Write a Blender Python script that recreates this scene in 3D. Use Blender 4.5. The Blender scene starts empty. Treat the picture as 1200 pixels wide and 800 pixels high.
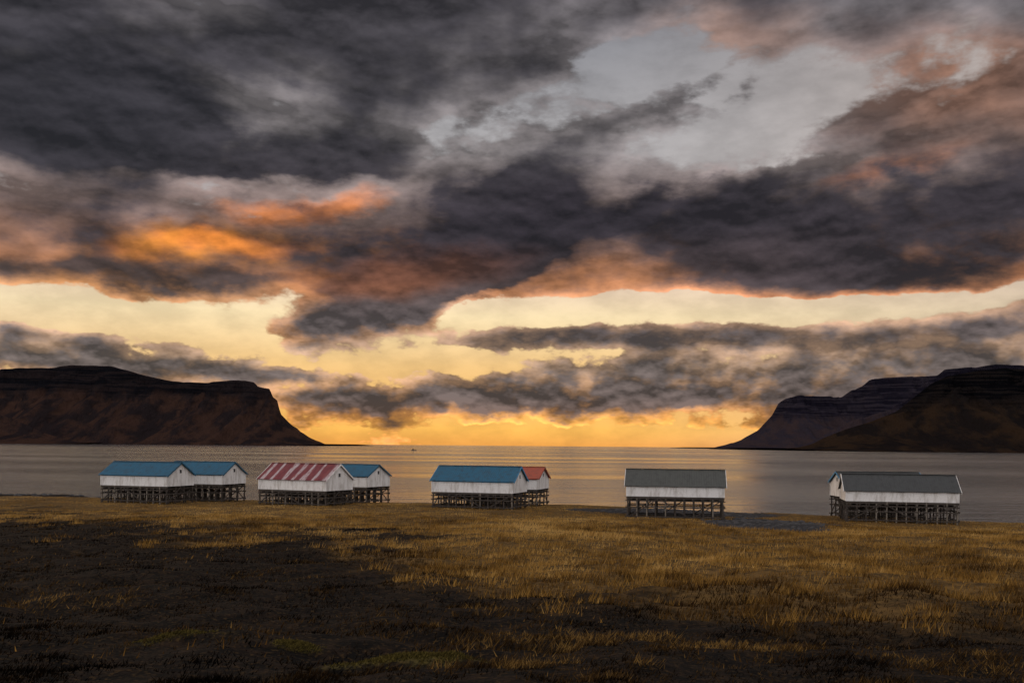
import bpy, bmesh, math, random
import numpy as np
from mathutils import Vector, Matrix
random.seed(4); rng=np.random.default_rng(7)
scene=bpy.context.scene
scene.view_settings.view_transform='Standard'
scene.view_settings.look='None'
scene.view_settings.exposure=0
F=1167.0; HC=11.0; ROLL=0.0087
def uv(x,y):
    return (x-600)/F, (522+(x-600)*ROLL-y)/F
def lin(c):
    o=[]
    for v in c:
        v=v/255.0
        o.append(v/12.92 if v<=0.04045 else ((v+0.055)/1.055)**2.4)
    return (o[0],o[1],o[2],1.0)
# ------------------------------------------------------------------ camera
cam=bpy.data.cameras.new("camera"); co=bpy.data.objects.new("camera",cam)
scene.collection.objects.link(co); scene.camera=co
co.location=(0,0,HC); co.rotation_euler=(math.radians(90),-ROLL,0)
cam.lens=36*F/1200; cam.sensor_width=36; cam.shift_y=122/1200
cam.clip_start=0.2; cam.clip_end=150000
# ------------------------------------------------------------------ node helpers
class NT:
    def __init__(s,tree): s.t=tree; s.n=tree.nodes; s.l=tree.links
    def put(s,inp,v):
        if isinstance(v,bpy.types.NodeSocket): s.l.new(v,inp)
        else:
            try: inp.default_value=v
            except Exception: inp.default_value=tuple(v)[:3]
    def m(s,op,a,b=None,c=None,clamp=False):
        n=s.n.new('ShaderNodeMath'); n.operation=op; n.use_clamp=clamp
        s.put(n.inputs[0],a)
        if b is not None: s.put(n.inputs[1],b)
        if c is not None: s.put(n.inputs[2],c)
        return n.outputs[0]
    def vm(s,op,a,b=None,scale=None):
        n=s.n.new('ShaderNodeVectorMath'); n.operation=op
        s.put(n.inputs[0],a)
        if b is not None: s.put(n.inputs[1],b)
        if scale is not None: s.put(n.inputs['Scale'],scale)
        return n.outputs['Value'] if op in('LENGTH','DOT_PRODUCT') else n.outputs[0]
    def noise(s,vec,scale,detail=4,rough=0.5,dist=0.0,lac=2.0):
        n=s.n.new('ShaderNodeTexNoise'); s.put(n.inputs['Vector'],vec)
        n.inputs['Scale'].default_value=scale; n.inputs['Detail'].default_value=detail
        n.inputs['Roughness'].default_value=rough; n.inputs['Distortion'].default_value=dist
        n.inputs['Lacunarity'].default_value=lac
        return n
    def sm(s,v,a,b,lo=0.0,hi=1.0,kind='SMOOTHSTEP'):
        n=s.n.new('ShaderNodeMapRange'); n.interpolation_type=kind
        s.put(n.inputs['Value'],v)
        n.inputs['From Min'].default_value=a; n.inputs['From Max'].default_value=b
        n.inputs['To Min'].default_value=lo; n.inputs['To Max'].default_value=hi
        return n.outputs['Result']
    def mix(s,f,a,b,blend='MIX'):
        n=s.n.new('ShaderNodeMix'); n.data_type='RGBA'; n.blend_type=blend; n.clamp_factor=True
        s.put(n.inputs[0],f); s.put(n.inputs[6],a); s.put(n.inputs[7],b)
        return n.outputs[2]
    def ramp(s,f,stops,interp='LINEAR'):
        n=s.n.new('ShaderNodeValToRGB'); s.put(n.inputs[0],f); cr=n.color_ramp; cr.interpolation=interp
        stops=sorted(stops,key=lambda q:q[0])
        cr.elements[0].position=stops[0][0]; cr.elements[0].color=stops[0][1]
        cr.elements[1].position=stops[-1][0]; cr.elements[1].color=stops[-1][1]
        for p,c in stops[1:-1]:
            e=cr.elements.new(p); e.color=c
        return n.outputs[0]
    def mapping(s,vec,loc=(0,0,0),rot=(0,0,0),scale=(1,1,1),typ='POINT'):
        n=s.n.new('ShaderNodeMapping'); n.vector_type=typ; s.put(n.inputs[0],vec)
        n.inputs['Location'].default_value=loc; n.inputs['Rotation'].default_value=rot
        n.inputs['Scale'].default_value=scale
        return n.outputs[0]
# ------------------------------------------------------------------ sky
SUN_AZ=-72; SUN_EL=12
def build_world():
    w=bpy.data.worlds.new("World"); scene.world=w; w.use_nodes=True
    w.cycles.sampling_method='NONE'
    w.node_tree.nodes.clear(); T=NT(w.node_tree)
    tc=T.n.new('ShaderNodeTexCoord'); d=T.vm('NORMALIZE',tc.outputs['Generated'])
    sp=T.n.new('ShaderNodeSeparateXYZ'); T.l.new(d,sp.inputs[0])
    X,Y,Z=sp.outputs
    az=T.m('ARCTAN2',X,Y); el=T.m('ARCSINE',Z)
    def chan(n):
        q=T.n.new('ShaderNodeSeparateColor'); T.l.new(n.outputs['Color'],q.inputs[0]); return q.outputs
    w1=T.noise(T.mapping(d,scale=(1,1,2.2)),4.0,2,0.55)
    M1=dict(rot=(0,0.16,0),scale=(1,1,2.3)); M2=dict(rot=(0,0.16,0),scale=(1,1,2.2)); M3=dict(scale=(1,1,1.7))
    big=T.noise(T.mapping(d,**M1),5.2,6,0.52,0.35)
    fine=T.noise(T.mapping(d,**M2),19.0,5,0.56)
    ds=T.vm('ADD',d,(-0.004,0,-0.013))
    bigs=T.noise(T.mapping(ds,**M1),5.2,3,0.52,0.35)
    ds2=T.vm('ADD',d,(-0.001,0,-0.005))
    fines=T.noise(T.mapping(ds2,**M2),19.0,4,0.56)
    hi=T.noise(T.mapping(d,**M3),58.0,3,0.55)
    his=T.noise(T.mapping(ds2,**M3),58.0,2,0.55)
    a=chan(w1); b=chan(fine)
    def c0(x,k): return T.m('MULTIPLY',T.m('SUBTRACT',x,0.5),k)
    azw=T.m('ADD',az,T.m('ADD',c0(a[0],0.18),c0(b[1],0.07)))
    vwk=T.sm(el,0.0,0.25,0.2,1.0)
    elw=T.m('ADD',el,T.m('MULTIPLY',T.m('ADD',c0(a[1],0.09),c0(b[2],0.04)),vwk))
    cv=T.n.new('ShaderNodeCombineXYZ'); T.l.new(azw,cv.inputs[0]); T.l.new(elw,cv.inputs[1]); P=cv.outputs[0]
    def blob(x,y,rx,ry,rot=0,soft=0.6):
        u,v=uv(x,y); A=math.atan(u); E=math.atan(v*math.cos(A))
        q=T.mapping(P,loc=(A,E,0),rot=(0,0,math.radians(rot)),scale=(rx/F,ry/F,1),typ='TEXTURE')
        return T.sm(T.vm('LENGTH',q),1+soft,1-soft)
    def rp(y): return max(0,min(1,math.atan((522-y)/F)/0.45))
    te=T.m('DIVIDE',el,0.45)
    tew=T.m('DIVIDE',elw,0.45)
    g=lambda v:(v*.5+.5,)*3+(1,)
    base=T.ramp(tew,[(rp(522),g(-.25)),(rp(508),g(-.08)),(rp(493),g(.20)),(rp(465),g(.32)),(rp(445),g(.24)),(rp(420),g(.10)),(rp(392),g(.24)),(rp(370),g(-.14)),(rp(352),g(-.18)),(rp(328),g(.3)),(rp(250),g(.38)),(rp(150),g(.34)),(rp(0),g(.45))])
    B=T.m('MULTIPLY',T.m('SUBTRACT',base,0.5),2.0)
    blobs=[(800,180,150,50,25,-.50),(650,120,150,40,24,-.45),(740,95,60,26,20,-.2),(920,120,100,45,10,-.15),(330,212,120,12,0,-.34),(300,95,90,40,20,-.14),(470,180,110,16,5,-.12),
      (620,262,230,44,10,.55),(480,345,140,34,22,.75),(530,332,110,24,20,.5),(800,232,110,22,12,.35),
      (1060,268,240,42,4,.5),(1150,200,90,30,0,.2),(60,110,160,80,0,.4),(240,165,200,34,0,.35),(90,314,180,18,0,.4),(270,335,120,15,0,.35),(190,282,110,24,0,.35),
      (120,368,190,18,-2,-.8),(380,400,140,12,4,-.5),(900,350,360,12,0,-.5),(500,425,150,14,0,-.45),(720,352,110,10,4,-.3),
      (850,392,360,14,1,.42),(1050,440,230,34,0,.35),(800,432,120,12,0,.15),(50,405,110,22,0,.55),(240,432,200,9,0,.4),(640,466,290,16,0,.30),(400,470,70,16,0,.35),
      (620,509,320,7,0,-.35)]
    for (x,y,rx,ry,r,wt) in blobs:
        B=T.m('MULTIPLY_ADD',blob(x,y,rx,ry,r),wt,B)
    low=T.sm(el,0.05,0.17,1.0,0.0)
    nfk=T.m('MULTIPLY_ADD',low,1.05,0.75)
    hik=T.m('MULTIPLY_ADD',low,0.75,0.20)
    nz=T.m('ADD',T.m('MULTIPLY',T.m('SUBTRACT',big.outputs[0],0.5),1.8),T.m('MULTIPLY',T.m('SUBTRACT',fine.outputs[0],0.5),nfk))
    nz=T.m('MULTIPLY_ADD',T.m('SUBTRACT',hi.outputs[0],0.5),hik,nz)
    den=T.m('ADD',B,nz)
    S=lambda y,*c:(rp(y),lin(c))
    clear=T.ramp(te,[S(522,240,164,78),S(503,254,190,92),S(470,238,184,108),S(430,240,196,130),S(372,246,222,176),S(340,234,208,180),S(280,186,178,177),S(180,174,171,172),S(60,140,140,145),S(0,120,120,128)])
    side=T.sm(T.m('ABSOLUTE',T.m('ADD',az,0.12)),0.15,0.75)
    clear=T.mix(T.m('MULTIPLY',side,0.65),clear,lin((190,172,160)))
    clear=T.vm('SCALE',clear,scale=T.sm(fine.outputs[0],.3,.7,1.10,.86))
    lit=T.ramp(te,[S(522,230,150,80),S(490,228,154,84),S(465,198,148,106),S(430,176,144,118),S(360,196,156,128),S(330,198,136,98),S(270,140,116,108),S(180,136,129,129),S(0,110,105,108)])
    dark=T.ramp(te,[S(522,150,108,78),S(490,104,84,76),S(465,94,82,79),S(430,96,86,83),S(380,94,84,84),S(330,72,59,58),S(270,52,46,51),S(150,58,55,59),S(0,60,57,61)])
    for (x,y,rx,ry,r,c,k) in [(245,286,120,18,3,(255,162,64),1),(350,240,55,12,10,(232,138,72),.85),(480,318,120,26,10,(216,132,70),.9),(130,330,160,16,0,(224,150,82),.65),(1000,328,260,10,0,(216,140,94),.75),(660,325,130,13,5,(224,148,94),.7),(400,380,120,14,5,(220,150,90),.6),
                              (1110,105,130,50,-10,(142,100,78),.8),(830,45,90,28,0,(136,106,92),.7),(1050,190,50,12,10,(190,124,88),.85),(620,500,300,12,0,(250,178,86),.85)]:
        lit=T.mix(T.m('MULTIPLY',blob(x,y,rx,ry,r,.8),k),lit,lin(c))
    for (x,y,rx,ry,r,c,k) in [(245,286,80,12,3,(236,138,54),.85),(480,318,100,20,10,(150,90,56),.6),(1110,105,130,50,-10,(92,70,60),.75),(830,45,90,30,0,(90,74,70),.6),(100,315,200,26,0,(74,59,54),.6),(60,120,160,80,0,(42,40,45),.8),(640,262,200,40,8,(45,40,46),.85),(1080,280,200,40,4,(56,50,55),.8)]:
        dark=T.mix(T.m('MULTIPLY',blob(x,y,rx,ry,r,.8),k),dark,lin(c))
    t1=T.sm(den,-0.05,0.18); t2=T.sm(den,0.08,0.68)
    col=T.mix(t2,lit,dark)
    D=lambda p,q,k:T.m('MULTIPLY',T.m('SUBTRACT',p.outputs[0],q.outputs[0]),k)
    emb=T.m('ADD',D(big,bigs,6.0),T.m('MULTIPLY',D(fine,fines,4.6),T.m('MULTIPLY_ADD',low,.4,.55)))
    emb=T.m('ADD',emb,T.m('MULTIPLY',D(hi,his,2.2),T.m('MULTIPLY_ADD',low,.7,.18)))
    emb=T.m('ADD',1.0,emb); emb=T.m('MAXIMUM',emb,0.55); emb=T.m('MINIMUM',emb,1.9)
    col=T.vm('SCALE',col,scale=emb)
    col=T.mix(t1,clear,col)
    bn=T.sm(big.outputs[0],0.35,0.65,0.8,1.25)
    up=T.sm(Z,0.5,0.85)
    col=T.mix(up,col,T.vm('SCALE',(0.46,0.46,0.5),scale=bn))
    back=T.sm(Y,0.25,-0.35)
    col=T.mix(back,col,T.vm('SCALE',(1.06,1.0,0.98),scale=bn))  # unseen sky behind the camera, brightened as added fill for the shed walls
    sky=T.n.new('ShaderNodeTexSky'); sky.sky_type='NISHITA'; sky.sun_disc=False
    sky.sun_elevation=math.radians(SUN_EL); sky.sun_rotation=math.radians(SUN_AZ)
    bg1=T.n.new('ShaderNodeBackground'); T.l.new(sky.outputs[0],bg1.inputs[0]); bg1.inputs[1].default_value=0.002
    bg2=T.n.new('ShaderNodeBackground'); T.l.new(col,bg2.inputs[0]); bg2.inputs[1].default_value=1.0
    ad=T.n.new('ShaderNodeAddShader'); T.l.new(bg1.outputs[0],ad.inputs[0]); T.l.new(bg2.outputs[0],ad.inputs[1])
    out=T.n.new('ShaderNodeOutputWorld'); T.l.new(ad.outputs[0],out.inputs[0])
build_world()
sl=bpy.data.lights.new("sun","SUN"); so=bpy.data.objects.new("sun",sl); scene.collection.objects.link(so)
sl.energy=0.7; sl.angle=math.radians(15); sl.color=(1,0.74,0.48)
sa=math.radians(SUN_AZ); se=math.radians(SUN_EL)
sd=Vector((math.sin(sa)*math.cos(se),math.cos(sa)*math.cos(se),math.sin(se)))
so.rotation_euler=(sd).to_track_quat('Z','Y').to_euler()
# ------------------------------------------------------------------ numpy noise
_L={}
def vn(x,y,seed=0):
    if seed not in _L: _L[seed]=np.random.default_rng(100+seed).random((256,256))
    L=_L[seed]; xi=np.floor(x).astype(int); yi=np.floor(y).astype(int); fx=x-xi; fy=y-yi
    fx=fx*fx*(3-2*fx); fy=fy*fy*(3-2*fy)
    a=L[xi&255,yi&255]; b=L[(xi+1)&255,yi&255]; c=L[xi&255,(yi+1)&255]; d=L[(xi+1)&255,(yi+1)&255]
    return (a*(1-fx)+b*fx)*(1-fy)+(c*(1-fx)+d*fx)*fy-0.5
def fbm(x,y,seed=0,o=4,r=0.5):
    s=0;am=1
    for i in range(o):
        s=s+am*vn(x*2**i+i*17.3,y*2**i+i*9.1,seed+i); am*=r
    return s
def sst(a,b,x):
    t=np.clip((x-a)/(b-a),0,1); return t*t*(3-2*t)
# ------------------------------------------------------------------ terrain functions
_pd=np.linspace(-40,260,601)
_pz=np.interp(_pd,[-40,0,6,18,30,50,80,110,150,260],[10.2,9.4,8.7,6.75,5.9,5.15,4.35,3.45,2.95,2.8])
_k=np.hanning(25); _k/=_k.sum(); _pz=np.convolve(np.pad(_pz,12,mode='edge'),_k,mode='valid')
def crest(X): return np.interp(X,[-300,-76,-35,10,30,58,300],[170,146,141,132,124,116,104])+3*fbm(X/9.0,X*0+3,31,3)
MOUNDS=[(-1.85,19.6,1.6,0.5,0.34),(-7.6,22.5,1.2,0.45,0.22),(-4.5,21.2,0.8,.35,.14)]
def ground_h(X,Y):
    X=np.asarray(X,float); Y=np.asarray(Y,float)
    z=np.interp(Y,_pd,_pz)
    z=z-0.85*sst(0,60,X)*sst(50,105,Y)-0.1*sst(-20,-60,X)*sst(60,120,Y)
    nearby=sst(400,150,np.hypot(X,Y))
    z=z+nearby*(0.45*fbm(X/14.0,Y/14.0,1,3)*sst(5,30,Y)*(1-.5*sst(80,100,Y))+0.42*fbm(X/2.8,Y/2.8,5,3)*sst(95,40,Y)+0.16*fbm(X/0.9,Y/0.9,8,2)*sst(110,60,Y))
    for mx,my,mrx,mry,mh in MOUNDS:
        q=((X-mx)/mrx)**2+((Y-my)/mry)**2
        z=z+mh*np.exp(-q*1.6)
    c=crest(X); over=Y-c
    z=np.where(over>0, z-np.minimum(over*0.42*sst(0,5,over)+0.0,12), z)
    sp=1.5*np.exp(-((Y-180)/8.0)**2)*sst(-60,-86,X+3*fbm(X/5,Y/5,40,2))
    z=np.maximum(z,-6)
    z=np.where(sp>0.15, np.maximum(z, sp*1.35-0.6+0.4*fbm(X/3,Y/3,41,3)), z)
    return z
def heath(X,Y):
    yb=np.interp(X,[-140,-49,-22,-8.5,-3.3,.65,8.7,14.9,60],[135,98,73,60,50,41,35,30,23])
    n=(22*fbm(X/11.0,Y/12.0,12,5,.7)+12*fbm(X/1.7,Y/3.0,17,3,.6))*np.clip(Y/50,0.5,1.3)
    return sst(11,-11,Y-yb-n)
def gravel(X,Y):
    q=np.sqrt(((X-25.5-.15*(Y-98))/6.2)**2+((Y-99)/14.0)**2)+0.45*fbm(X/3,Y/5,22,3)
    g=sst(1.05,0.85,q)
    q2=np.sqrt(((X-20)/12)**2+((Y-121)/7)**2)+0.5*fbm(X/4,Y/4,25,3)
    return np.maximum(np.maximum(g,sst(1.05,.85,q2)),sst(1.0,3.5,Y-crest(X)))
def moss(X,Y):
    m=0*X
    for i,(mx,my,mrx,mry,mh) in enumerate(MOUNDS):
        q=np.sqrt(((X-mx)/mrx)**2+((Y-my)/mry)**2)+1.1*fbm(X/.4,Y/.25,27,3)
        m=np.maximum(m,sst(1.05,.5,q)*(1 if i==0 else .35))
    return m
# ------------------------------------------------------------------ materials
def newmat(name):
    m=bpy.data.materials.new(name); m.use_nodes=True
    T=NT(m.node_tree); b=m.node_tree.nodes['Principled BSDF']; return m,T,b
def tcobj(T):
    return T.n.new('ShaderNodeTexCoord').outputs['Object']
def bump(T,b,h,strength,dist):
    n=T.n.new('ShaderNodeBump'); T.put(n.inputs['Height'],h); n.inputs['Strength'].default_value=strength
    n.inputs['Distance'].default_value=dist; T.l.new(n.outputs[0],b.inputs['Normal'])
def attr(T,name):
    n=T.n.new('ShaderNodeAttribute'); n.attribute_name=name; return n
def ground_mat():
    m,T,b=newmat("ground_soil"); o=tcobj(T)
    a=attr(T,"mask"); sc=T.n.new('ShaderNodeSeparateColor'); T.l.new(a.outputs['Color'],sc.inputs[0])
    n2=T.noise(o,2.2,4,.65).outputs[0]; n3=T.noise(o,9,3,.6).outputs[0]
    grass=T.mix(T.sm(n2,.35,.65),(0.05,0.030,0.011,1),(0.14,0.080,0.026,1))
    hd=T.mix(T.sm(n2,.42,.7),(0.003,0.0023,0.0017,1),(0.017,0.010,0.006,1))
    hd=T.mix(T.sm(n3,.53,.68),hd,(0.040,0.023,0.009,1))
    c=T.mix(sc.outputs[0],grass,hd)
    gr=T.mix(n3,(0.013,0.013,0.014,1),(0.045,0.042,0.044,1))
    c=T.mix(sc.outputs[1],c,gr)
    q=T.n.new('ShaderNodeSeparateXYZ'); T.l.new(o,q.inputs[0])
    c=T.mix(T.sm(q.outputs[1],150,165),c,(0.012,0.009,0.007,1))
    ms=T.mix(T.sm(n3,.3,.7),(0.022,0.018,0.007,1),(0.10,0.078,0.024,1))
    c=T.mix(T.m('MULTIPLY',sc.outputs[2],T.sm(n3,.35,.55)),c,ms)
    T.l.new(c,b.inputs['Base Color']); b.inputs['Roughness'].default_value=0.95
    b.inputs['Specular IOR Level'].default_value=0.1
    bump(T,b,T.m('ADD',n2,T.m('MULTIPLY',n3,.4)),0.8,0.12)
    return m
def setmesh(name,verts,faces,mat,smooth=False,parent=None):
    me=bpy.data.meshes.new(name); me.from_pydata(verts,[],faces); me.update()
    if smooth: me.polygons.foreach_set('use_smooth',[True]*len(me.polygons))
    ob=bpy.data.objects.new(name,me); scene.collection.objects.link(ob)
    if mat: me.materials.append(mat)
    if parent: ob.parent=parent
    return ob
def gridmesh(name,XX,YY,ZZ,mat):
    ny,nx=XX.shape; v=np.stack([XX,YY,ZZ],-1).reshape(-1,3).astype(np.float32)
    idx=np.arange(nx*ny).reshape(ny,nx)
    f=np.stack([idx[:-1,:-1],idx[:-1,1:],idx[1:,1:],idx[1:,:-1]],-1).reshape(-1,4)
    me=bpy.data.meshes.new(name); me.vertices.add(len(v)); me.vertices.foreach_set('co',v.ravel())
    me.loops.add(f.size); me.loops.foreach_set('vertex_index',f.ravel().astype(np.int32))
    me.polygons.add(len(f)); me.polygons.foreach_set('loop_start',np.arange(0,f.size,4,dtype=np.int32))
    me.polygons.foreach_set('loop_total',np.full(len(f),4,np.int32))
    me.update(calc_edges=True); me.polygons.foreach_set('use_smooth',[True]*len(f))
    ob=bpy.data.objects.new(name,me); scene.collection.objects.link(ob); me.materials.append(mat); return ob
# ground
xs=np.concatenate([-np.geomspace(60000,118,26),np.linspace(-112,112,521),np.geomspace(118,60000,26)])
ys=np.concatenate([-np.geomspace(40000,14,22),np.linspace(-10,11,22),np.linspace(12,60,260),np.linspace(60.4,205,300),np.geomspace(210,80000,26)])
XX,YY=np.meshgrid(xs,ys); ZZ=ground_h(XX,YY)
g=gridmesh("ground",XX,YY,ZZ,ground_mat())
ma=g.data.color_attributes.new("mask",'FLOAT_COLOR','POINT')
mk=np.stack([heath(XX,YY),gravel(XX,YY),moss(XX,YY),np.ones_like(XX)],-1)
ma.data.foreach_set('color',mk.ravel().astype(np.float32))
# ------------------------------------------------------------------ sea
def sea_mat():
    m,T,b=newmat("sea_water"); o=tcobj(T)
    v=T.mapping(o,rot=(0,0,0.12),scale=(0.45,1.0,1))
    a=T.noise(v,0.9,3,.6).outputs[0]; c=T.noise(v,0.16,3,.6).outputs[0]; e=T.noise(v,0.02,3,.55).outputs[0]
    w=T.noise(T.mapping(o,scale=(0.3,1,1)),0.006,3,.6).outputs[0]
    h=T.m('ADD',T.m('MULTIPLY',a,0.75),T.m('ADD',T.m('MULTIPLY',c,2.2),T.m('MULTIPLY',e,3.0)))
    b.inputs['Base Color'].default_value=(0.12,0.115,0.11,1)
    b.inputs['IOR'].default_value=1.38
    T.l.new(T.sm(w,.35,.65,.05,.18),b.inputs['Roughness'])
    bump(T,b,h,0.52,1.0)
    return m
setmesh("sea",[(-70000,60,0),(70000,60,0),(70000,90000,0),(-70000,90000,0)],[(0,1,2,3)],sea_mat())
# ------------------------------------------------------------------ mountains
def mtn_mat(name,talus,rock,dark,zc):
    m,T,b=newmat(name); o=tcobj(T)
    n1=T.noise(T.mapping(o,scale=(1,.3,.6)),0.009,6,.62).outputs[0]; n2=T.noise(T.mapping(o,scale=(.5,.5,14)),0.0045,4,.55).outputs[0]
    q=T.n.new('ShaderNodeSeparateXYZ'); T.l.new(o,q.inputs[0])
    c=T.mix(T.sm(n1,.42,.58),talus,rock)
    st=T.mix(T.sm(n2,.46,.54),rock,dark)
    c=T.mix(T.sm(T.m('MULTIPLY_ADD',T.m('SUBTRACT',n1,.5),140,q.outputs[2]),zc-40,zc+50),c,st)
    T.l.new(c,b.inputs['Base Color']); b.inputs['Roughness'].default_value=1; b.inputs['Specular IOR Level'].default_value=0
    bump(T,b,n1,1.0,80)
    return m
def mountain(name,prof,Yc,front,depth,mat,seed,k,nx=560,gul=1.0):
    Xs=np.array([uv(*p)[0]*Yc for p in prof]); Hs=np.array([HC+uv(*p)[1]*Yc for p in prof])
    x0,x1=Xs.min(),Xs.max()
    x=np.linspace(x0,x1,nx); y=np.concatenate([np.linspace(Yc-front*1.25,Yc-front*.3,60),np.linspace(Yc-front*.29,Yc+120,110),np.linspace(Yc+180,Yc+depth,50)])
    X,Y=np.meshgrid(x,y)
    dY=np.clip(Y-Yc,0,None)
    Xe=X-k*dY
    H=np.interp(Xe,Xs,Hs)
    gn=fbm(X/420.0,Y/2600.0,seed,4,.55)
    s=(Yc-Y)/front + (0.22*gn+.06*fbm(X/70.0,Y*0+seed,seed+3,3))*gul
    s=np.clip(s,0,1.2)
    pf=1-.20*sst(0,.03,s)-.03*sst(.03,.11,s)-.14*sst(.11,.14,s)-.03*sst(.14,.2,s)-.08*sst(.2,.225,s)
    pf=np.where(s>.225,.52*np.clip(1-(s-.225)/.775,0,1)**1.2,pf)
    z=H*pf
    tier=fbm(X/150.0,Y/150.0,seed+9,4)
    z=z+ (sst(0,0.1,s)*sst(1.05,.8,s))*(22*tier*gul+ 90*fbm(X/85.0,Y/1500.0,seed+15,3)*gul)*np.clip(H/300,0,1)
    back=sst(Yc+depth,Yc+depth*0.45,Y); z=z*back
    z=z-0.012*dY*np.clip(H/400,0,1)
    z=np.where(z<=0.5,-6,z)
    return gridmesh(name,X,Y,z,mat)
mL=mtn_mat("mountain_rock_brown",(0.040,0.022,0.017,1),(0.016,0.012,0.013,1),(0.006,0.006,0.008,1),290)
mR=mtn_mat("mountain_rock_dark",(0.024,0.015,0.010,1),(0.010,0.008,0.008,1),(0.003,0.003,0.004,1),200)
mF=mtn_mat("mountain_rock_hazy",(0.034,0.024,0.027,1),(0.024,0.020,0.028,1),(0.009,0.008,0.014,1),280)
mountain("headland_mountain",[(-900,380),(-600,400),(-300,436),(-120,425),(0,433),(20,431),(60,432),(85,428),(110,427),(132,429),(150,434),(170,439),(188,443),(215,447),(245,447),(262,445),(280,444),(298,447),(303,452),(317,455),(320,464),(326,468),(330,484),(340,494),(352,504),(366,513),(381,520)],6000,1000,2500,mL,50,-.35)
mountain("mountain_foothill",[(-700,470),(-300,480),(-60,483),(0,486),(14,490),(30,497),(50,506),(80,516),(100,518.5)],4900,500,900,mL,55,-.6,200,.6)
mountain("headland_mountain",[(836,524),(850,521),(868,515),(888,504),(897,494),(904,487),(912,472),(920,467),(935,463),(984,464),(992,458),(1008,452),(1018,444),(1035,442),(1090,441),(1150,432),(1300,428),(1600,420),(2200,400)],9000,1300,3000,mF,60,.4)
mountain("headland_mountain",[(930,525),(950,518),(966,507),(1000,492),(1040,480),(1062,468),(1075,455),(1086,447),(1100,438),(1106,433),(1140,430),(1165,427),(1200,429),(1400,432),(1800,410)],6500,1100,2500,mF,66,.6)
mountain("headland_mountain",[(925,525),(950,519),(990,503),(1020,494),(1050,482),(1075,462),(1090,450),(1108,441),(1135,436),(1165,433),(1200,432),(1400,420),(1900,390)],4600,1000,2200,mR,70,.7)
# ------------------------------------------------------------------ grass
def blades(name,X,Y,h,w,lean,mat,tint,sink=0.03):
    n=len(X); Z=ground_h(X,Y)-sink
    a=rng.random(n)*math.tau; dx=np.cos(a)*w/2; dy=np.sin(a)*w/2
    la=rng.normal(0.6,1.3,n); lx=np.cos(la)*lean*h; ly=np.sin(la)*lean*h
    v=np.empty((n,3,3),np.float32)
    v[:,0]=np.stack([X-dx,Y-dy,Z],-1); v[:,1]=np.stack([X+dx,Y+dy,Z],-1)
    v[:,2]=np.stack([X+lx,Y+ly,Z+h],-1)
    me=bpy.data.meshes.new(name); me.vertices.add(n*3); me.vertices.foreach_set('co',v.ravel())
    me.loops.add(n*3); me.loops.foreach_set('vertex_index',np.arange(n*3,dtype=np.int32))
    me.polygons.add(n); me.polygons.foreach_set('loop_start',np.arange(0,n*3,3,dtype=np.int32))
    me.polygons.foreach_set('loop_total',np.full(n,3,np.int32)); me.update(calc_edges=True)
    at=me.attributes.new("tint",'FLOAT','POINT'); at.data.foreach_set('value',np.repeat(tint,3).astype(np.float32))
    ob=bpy.data.objects.new(name,me); scene.collection.objects.link(ob); me.materials.append(mat); return ob
def grass_mat(name,stops):
    m,T,b=newmat(name); a=attr(T,"tint"); c=T.ramp(a.outputs['Fac'],stops)
    df=T.n.new('ShaderNodeBsdfDiffuse'); T.l.new(c,df.inputs[0])
    tr=T.n.new('ShaderNodeBsdfTranslucent'); T.l.new(c,tr.inputs[0])
    mx=T.n.new('ShaderNodeMixShader'); mx.inputs[0].default_value=.3
    out=[n for n in T.n if n.type=='OUTPUT_MATERIAL'][0]
    T.l.new(df.outputs[0],mx.inputs[1]); T.l.new(tr.outputs[0],mx.inputs[2]); T.l.new(mx.outputs[0],out.inputs[0])
    T.n.remove(b)
    return m
gm=grass_mat("dry_grass",[(0,(0.024,0.013,0.006,1)),(.3,(0.11,0.058,0.016,1)),(.6,(0.31,0.172,0.042,1)),(1,(0.55,0.35,0.12,1))])
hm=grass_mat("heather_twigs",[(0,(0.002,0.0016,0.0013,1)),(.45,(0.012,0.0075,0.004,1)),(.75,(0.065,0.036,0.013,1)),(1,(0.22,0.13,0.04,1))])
def sample(n,y0,y1,p):
    Y=y0+(y1-y0)*rng.random(n)**p
    X=(rng.random(n)*2-1)*(0.56*Y+9)
    return X,Y
N=480000
X,Y=sample(N,20,146,1.15)
hh=heath(X,Y); gv=gravel(X,Y); pat=fbm(X/3.2,Y/3.2,80,4)
keep=(rng.random(N)>hh*.97)&(rng.random(N)>gv*1.1)&(Y<crest(X)+1.5)&(rng.random(N)<0.75+pat*.9)
X=X[keep];Y=Y[keep]; hh=hh[keep]; n=len(X)
big=fbm(X/7.0,Y/16.0,90,4)
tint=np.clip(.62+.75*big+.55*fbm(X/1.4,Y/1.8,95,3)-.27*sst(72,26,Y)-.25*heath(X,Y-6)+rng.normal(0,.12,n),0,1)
h=np.clip(.20+.28*fbm(X/2.5,Y/2.5,97,3)+rng.normal(0,.07,n),.06,.8)
h*=(1-.5*sst(85,110,Y))*(1-.4*hh)
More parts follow.
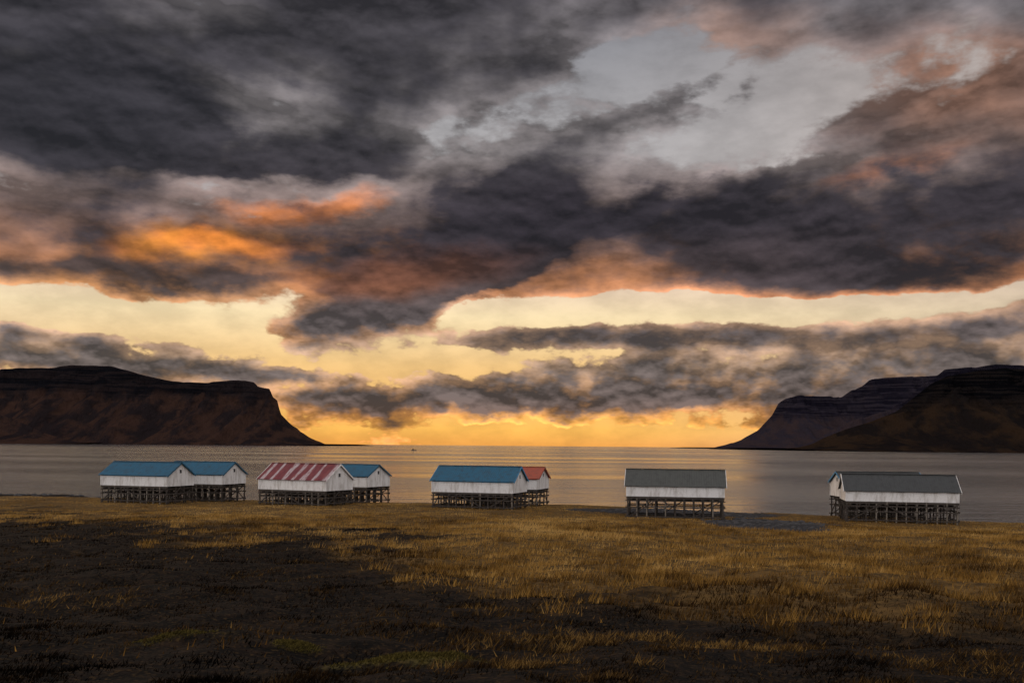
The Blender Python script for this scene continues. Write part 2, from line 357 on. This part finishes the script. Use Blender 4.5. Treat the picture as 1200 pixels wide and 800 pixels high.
# worn, thinner turf on the seaward side of the gravel so the landing shows
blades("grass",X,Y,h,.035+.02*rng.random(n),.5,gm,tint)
N=38000; ct=rng.random((1400,2))
cy=22+ct[:,0]*106; cx=(ct[:,1]*2-1)*(.56*cy+9); k=(heath(cx,cy)<.9)&(gravel(cx,cy)<.3); cx=cx[k];cy=cy[k]
ii=rng.integers(0,len(cx),N); X=cx[ii]+rng.normal(0,.28,N); Y=cy[ii]+rng.normal(0,.28,N)
k=(Y<crest(X)); X=X[k];Y=Y[k];ii=ii[k]
tb=rng.random(len(cx))[ii]
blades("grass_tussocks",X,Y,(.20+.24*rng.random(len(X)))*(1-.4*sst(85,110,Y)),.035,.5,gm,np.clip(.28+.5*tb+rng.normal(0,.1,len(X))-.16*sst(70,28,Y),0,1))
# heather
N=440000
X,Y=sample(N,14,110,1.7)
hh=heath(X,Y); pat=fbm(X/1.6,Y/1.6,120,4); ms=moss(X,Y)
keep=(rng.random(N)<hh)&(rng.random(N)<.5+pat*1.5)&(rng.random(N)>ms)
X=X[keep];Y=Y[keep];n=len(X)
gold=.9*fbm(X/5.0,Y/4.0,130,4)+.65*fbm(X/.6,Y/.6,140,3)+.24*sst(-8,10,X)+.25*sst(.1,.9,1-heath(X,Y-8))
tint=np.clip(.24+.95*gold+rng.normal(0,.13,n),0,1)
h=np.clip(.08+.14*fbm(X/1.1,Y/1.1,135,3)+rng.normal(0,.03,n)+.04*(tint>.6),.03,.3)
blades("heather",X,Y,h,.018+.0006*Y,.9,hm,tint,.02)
mm=grass_mat("moss_fibres",[(0,(0.022,0.018,0.007,1)),(1,(0.14,0.11,0.030,1))])
xs_=[];ys_=[]
for mx,my,rx,ry,mh in MOUNDS:
    q=rng.normal(0,.5,(6000,2)); xs_.append(mx+q[:,0]*rx); ys_.append(my+q[:,1]*ry)
X=np.concatenate(xs_);Y=np.concatenate(ys_); k=rng.random(len(X))<moss(X,Y); X=X[k];Y=Y[k]
blades("moss",X,Y,.02+.05*rng.random(len(X)),.03,.8,mm,rng.random(len(X)),.005)
# ------------------------------------------------------------------ stones
def stones():
    V=[];Fc=[]
    bm=bmesh.new(); bmesh.ops.create_icosphere(bm,subdivisions=1,radius=1); bv=np.array([v.co[:] for v in bm.verts]); bf=[[v.index for v in f.verts] for f in bm.faces]; bm.free()
    N=3200; X=np.concatenate([rng.uniform(5,40,N),rng.uniform(-110,-60,500)]); Y=np.concatenate([rng.uniform(86,132,N),rng.uniform(170,190,500)])
    g=gravel(X,Y); zz=ground_h(X,Y); o=0
    for i in range(len(X)):
        if g[i]<.5 or zz[i]<-.5: continue
        s=abs(rng.normal(0,.09))+.04 if i<N else abs(rng.normal(0,.2))+.1
        p=bv*(1+.35*(rng.random((len(bv),1))-.5))*s*np.array([1+rng.random()*.6,1,.6])
        V+= (p+np.array([X[i],Y[i],zz[i]])).tolist(); Fc+=[[j+o for j in f] for f in bf]; o+=len(bv)
    m,T,b=newmat("shore_stone"); n=T.noise(tcobj(T),1.5,4,.6).outputs[0]
    T.l.new(T.mix(n,(0.008,0.008,0.009,1),(0.065,0.06,0.062,1)),b.inputs['Base Color']); b.inputs['Roughness'].default_value=.85
    setmesh("shore_stones",V,Fc,m)
stones()
# ------------------------------------------------------------------ sheds
def paint(name,c,dirt,amt,rough=.6,boards=True):
    m,T,b=newmat(name); o=tcobj(T)
    n=T.noise(T.mapping(o,scale=(1,1,.25)),2.2,4,.65).outputs[0]; n2=T.noise(o,11,3,.6).outputs[0]
    cc=T.mix(T.m('MULTIPLY',T.sm(n,.42,.72),amt),c,dirt); cc=T.mix(T.m('MULTIPLY',T.sm(n2,.5,.8),amt*.6),cc,dirt)
    T.l.new(cc,b.inputs['Base Color']); b.inputs['Roughness'].default_value=rough
    if boards:
        q=T.n.new('ShaderNodeSeparateXYZ'); T.l.new(o,q.inputs[0])
        s=T.m('FRACT',T.m('MULTIPLY',T.m('ADD',q.outputs[0],q.outputs[1]),6.0))
        bump(T,b,T.sm(s,.0,.12),.6,.02)
    else: bump(T,b,n2,.3,.01)
    return m
white=paint("white_painted_boards",(0.70,0.69,0.69,1),(0.30,0.265,0.235,1),.65)
wood=paint("weathered_wood",(0.045,0.034,0.027,1),(0.02,0.016,0.014,1),.8,.85,False)
woodl=paint("pale_weathered_wood",(0.16,0.135,0.11,1),(0.05,0.04,0.033,1),.8,.85,False)
blackp=paint("dark_hatch",(0.02,0.02,0.022,1),(0.04,0.035,0.03,1),.5,.7,False)
R_blue=paint("blue_roof_sheet",(0.004,0.075,0.140,1),(0.012,0.035,0.055,1),.8,.6,False)
R_blue2=paint("light_blue_trim",(0.03,0.20,0.38,1),(0.05,0.10,0.16,1),.5,.5,False)
R_grey=paint("grey_roof_sheet",(0.050,0.052,0.046,1),(0.028,0.028,0.025,1),.8,.6,False)
R_black=paint("dark_roof_sheet",(0.032,0.034,0.034,1),(0.017,0.017,0.017,1),.8,.6,False)
R_red=paint("red_roof_sheet",(0.30,0.055,0.025,1),(0.12,0.04,0.025,1),.7,.6,False)
def striped():
    m,T,b=newmat("striped_rusty_roof_sheet"); o=tcobj(T); q=T.n.new('ShaderNodeSeparateXYZ'); T.l.new(o,q.inputs[0])
    n=T.noise(T.mapping(o,scale=(1,.1,.1)),.9,3,.65).outputs[0]; n2=T.noise(T.mapping(o,scale=(3,.8,.8)),1.4,5,.65).outputs[0]
    s=T.m('FRACT',T.m('ADD',T.m('MULTIPLY',q.outputs[0],.62),T.m('MULTIPLY',n,1.2)))
    k=T.m('MULTIPLY',T.sm(s,.52,.60),T.sm(s,.99,.92))
    c=T.mix(T.sm(n2,.4,.65),(0.11,0.010,0.018,1),(0.17,0.030,0.030,1))
    c=T.mix(T.m('MULTIPLY',k,T.sm(n2,.68,.46)),c,(0.36,0.29,0.30,1))
    T.l.new(c,b.inputs['Base Color']); b.inputs['Roughness'].default_value=.6; return m
R_str=striped()
def boxlist(name,boxes,mat,parent,bev=0.0):
    V=[];Fc=[];o=0
    for c,s,M in boxes:
        for sx in(-.5,.5):
            for sy in(-.5,.5):
                for sz in(-.5,.5):
                    p=Vector((sx*s[0],sy*s[1],sz*s[2]))
                    if M is not None: p=M@p
                    V.append(tuple(p+Vector(c)))
        Fc+=[[o+0,o+1,o+3,o+2],[o+4,o+6,o+7,o+5],[o+0,o+4,o+5,o+1],[o+2,o+3,o+7,o+6],[o+0,o+2,o+6,o+4],[o+1,o+5,o+7,o+3]]; o+=8
    return setmesh(name,V,Fc,mat,False,parent)
def bar(p,q,t):
    p=Vector(p);q=Vector(q); d=q-p; M=d.to_track_quat('X','Z').to_matrix()
    return ((p+q)/2,(d.length,t,t),M)
def shed(xl,xc,D,th,yr,ye,yf,yb,roof,trim,w=5.5,L=None,leftref=False):
    th=math.radians(th); c,s=math.cos(th),math.sin(th)
    xm=xc if xl is None else (xl+xc)/2
    if leftref:
        ul=uv(xl,0)[0]; P=Vector((ul*D,D)); ur=uv(xc,0)[0]; L=(ur*P.y-P.x)/(-c-ur*s)*-1; C=P+Vector((c,-s))*L
    else:
        u=uv(xc,0)[0]; C=Vector((u*D,D))
        if L is None:
            ul=uv(xl,0)[0]; L=(C.x-ul*C.y)/(c+ul*s)
    mid=C-Vector((c,-s))*(L/2); ctr=mid+Vector((s,c))*(w/2)
    zz=lambda y,dist: HC+uv(xm,y)[1]*dist
    zb=zz(yb,mid.y); ze=zz(ye,mid.y); zf=zz(yf,mid.y); zr=zz(yr,ctr.y)
    gz=float(ground_h(np.array([ctr.x]),np.array([ctr.y]))[0])
    E=bpy.data.objects.new("fish_drying_shed",None); scene.collection.objects.link(E)
    E.location=(ctr.x,ctr.y,gz); E.rotation_euler=(0,0,-th)
    f=zf-gz; e=ze-gz; r=zr-gz; hx=L/2; hy=w/2
    V=[(-hx,-hy,f),(hx,-hy,f),(hx,hy,f),(-hx,hy,f),(-hx,-hy,e),(hx,-hy,e),(hx,hy,e),(-hx,hy,e),(-hx,0,r-.06),(hx,0,r-.06)]
    setmesh("walls",V,[(0,1,5,4),(2,3,7,6),(1,2,6,9,5),(3,0,4,8,7),(3,2,1,0)],white,False,E)
    ov=.22; sl=(r-e)/hy; n=int(L/0.08)
    V=[];Fc=[]
    xsr=np.linspace(-hx-.25,hx+.25,n)
    for sgn in(-1,1):
        o=len(V)
        for i,x in enumerate(xsr):
            a=.018*math.sin(x*math.tau/.26)+.012*math.sin(x*2.1+sgn)
            ev=.0 if (int((x+50)/.9)%2) else .015
            V.append((x,0,r+.03+a)); V.append((x,sgn*hy*.5,(r+e)/2+.04+a+ev*.4)); V.append((x,sgn*(hy+ov),e-ov*sl+.05+a+ev))
        for i in range(n-1):
            for j in(0,1):
                q=[o+3*i+j,o+3*i+j+1,o+3*i+j+4,o+3*i+j+3]
                Fc.append(q if sgn<0 else q[::-1])
    ro=setmesh("roof",V,Fc,roof,False,E); md=ro.modifiers.new("thickness",'SOLIDIFY'); md.thickness=.05; md.offset=-1
    boxlist("ridge_cap",[((0,0,r+.07),(L+.52,.26,.05),None)],roof,E)
    bb=[]
    for sx in(-1,1):
        for sy in(-1,1):
            c0_,s0_,M0=bar((sx*(hx+.27),0,r-.04),(sx*(hx+.27),sy*(hy+ov),e-ov*sl-.03),.0)
            bb.append((c0_,(s0_[0],.05,.17),M0))
    boxlist("bargeboards",bb,trim,E)
    boxlist("fascia_boards",[((0,sy*(hy+.03),e-.10),(L,.05,.16),None) for sy in(-1,1)],trim,E)
    boxlist("corner_boards",[((sx*(hx+.012),sy*(hy+.012),(f+e)/2-.05),(.12,.12,e-f-.12),None) for sx in(-1,1) for sy in(-1,1)],white,E)
    boxlist("gable_hatch",[((sx*(hx+.02),0,e+(r-e)*.28),(.05,.42,.46),None) for sx in(-1,1)],blackp,E)
    boxlist("hatch_frame",[((sx*(hx+.03),k*.25,e+(r-e)*.28),(.07,.06,.58),None) for sx in(-1,1) for k in(-1,1)]+[((sx*(hx+.03),0,e+(r-e)*.28+k*.26),(.07,.44,.06),None) for sx in(-1,1) for k in(-1,1)],white,E)
    beams=[((0,sy*hy*.97,f-.14),(L+.1,.14,.22),None) for sy in(-1,0,1)]
    nj=int(L/.9)
    beams+=[((-hx+L*(i+.5)/nj,0,f-.36),(.12,w+.3,.18),None) for i in range(nj)]
    boxlist("platform_beams",beams,wood,E)
    P=[];PL=[]; nr=4; nc=max(8,int(L/1.0)); top=f-.03; bot=-1.4
    for i in range(nc+1):
        for j in range(nr):
            x=-hx+.1+(L-.2)*i/nc+random.uniform(-.05,.05); y=-hy+.1+(w-.2)*j/(nr-1)
            M=Matrix.Rotation(random.uniform(-.03,.03),3,'X')@Matrix.Rotation(random.uniform(-.02,.02),3,'Y')
            (PL if (j==0 and random.random()<.5) else P).append(((x,y,(top+bot)/2),(.14,.14,top-bot),M))
    for j,y in enumerate([-hy+.02,-hy+.1+(w-.2)*.5,hy-.02]):
        for zz_ in ([.30,top*.55,top-.45]):
            P.append(((0,y,zz_+random.uniform(-.04,.04)),(L+.3,.07,.13),None))
    for x in(-hx+.02,hx-.02,0,-hx*.5,hx*.5):
        for zz_ in(.4,top*.58): P.append(((x+.12,0,zz_),(.07,w+.2,.12),None))
    for x in(-hx-.0,hx+.0):
        P.append(bar((x,-hy+.1,.1),(x,0,top-.2),.09)); P.append(bar((x,hy-.1,.1),(x,0,top-.2),.09))
    k=max(2,int(L/3))
    for i in range(k):
        a=-hx+L*i/k; b_=-hx+L*(i+1)/k
        for y in (-hy-.03,hy+.03):
            if i%2: a,b_=b_,a
            P.append(bar((a,y,.05),(b_,y,top-.15),.10))
    for i in range(7):
        y=-hy+.5+(w-1)*i/6
        P.append(((0,y,top-.45),(L-.3,.06,.06),None))
    boxlist("stilts",P,wood,E); boxlist("front_posts",PL,woodl,E)
    return E
shed(119,196,128,18,541,556,569,588,R_blue,R_blue)
shed(None,261,136,18,541,555,567,585,R_blue,R_blue,L=9.5)
shed(304,382,122,26.5,543,561,574,587,R_str,white)
shed(None,430,135,26.5,544,557,570,588,R_blue,R_blue,L=9.5)
shed(507,601,118,18,546,563,577,596,R_blue,R_blue2)
shed(None,630,128,17,547,560,573,593,R_red,R_red,L=9.5)
shed(735,849,108,9.3,550,569,582,609,R_grey,white)
shed(990,1085,120,1,553,566,583,604,R_black,R_blue2,leftref=True)
shed(992,1124,108,12,556,575,588,615,R_black,white)
# ------------------------------------------------------------------ boat
def boat():
    E=bpy.data.objects.new("fishing_boat",None); scene.collection.objects.link(E); E.location=(uv(485,0)[0]*1900,1900,0)
    m=paint("boat_hull_paint",(0.02,0.025,0.05,1),(0.05,0.04,0.03,1),.5,.5,False)
    st=[(-5,.9,-.3,1.2),(-3,1.4,-.5,1.1),(0,1.6,-.5,1.1),(3,1.2,-.4,1.4),(5,.1,.2,1.9)]
    V=[];Fc=[]
    for x,hw,zb,zt in st: V+=[(x,-hw,zt),(x,-hw*.6,zb),(x,hw*.6,zb),(x,hw,zt)]
    for i in range(4):
        for j in range(4):
            Fc.append([4*i+j,4*i+(j+1)%4,4*i+4+(j+1)%4,4*i+4+j])
    Fc+=[[0,3,2,1],[16,17,18,19]]
    setmesh("hull",V,Fc,m,False,E)
    boxlist("wheelhouse",[((-1.5,0,2.2),(2.4,1.8,2.2),None),((-1.5,0,3.35),(2.7,2.0,.12),None)],blackp,E)
    boxlist("mast",[((.4,0,3.4),(.14,.14,4.6),None),((1.5,0,3.6),(2.4,.1,.1),None)],wood,E)
boat()
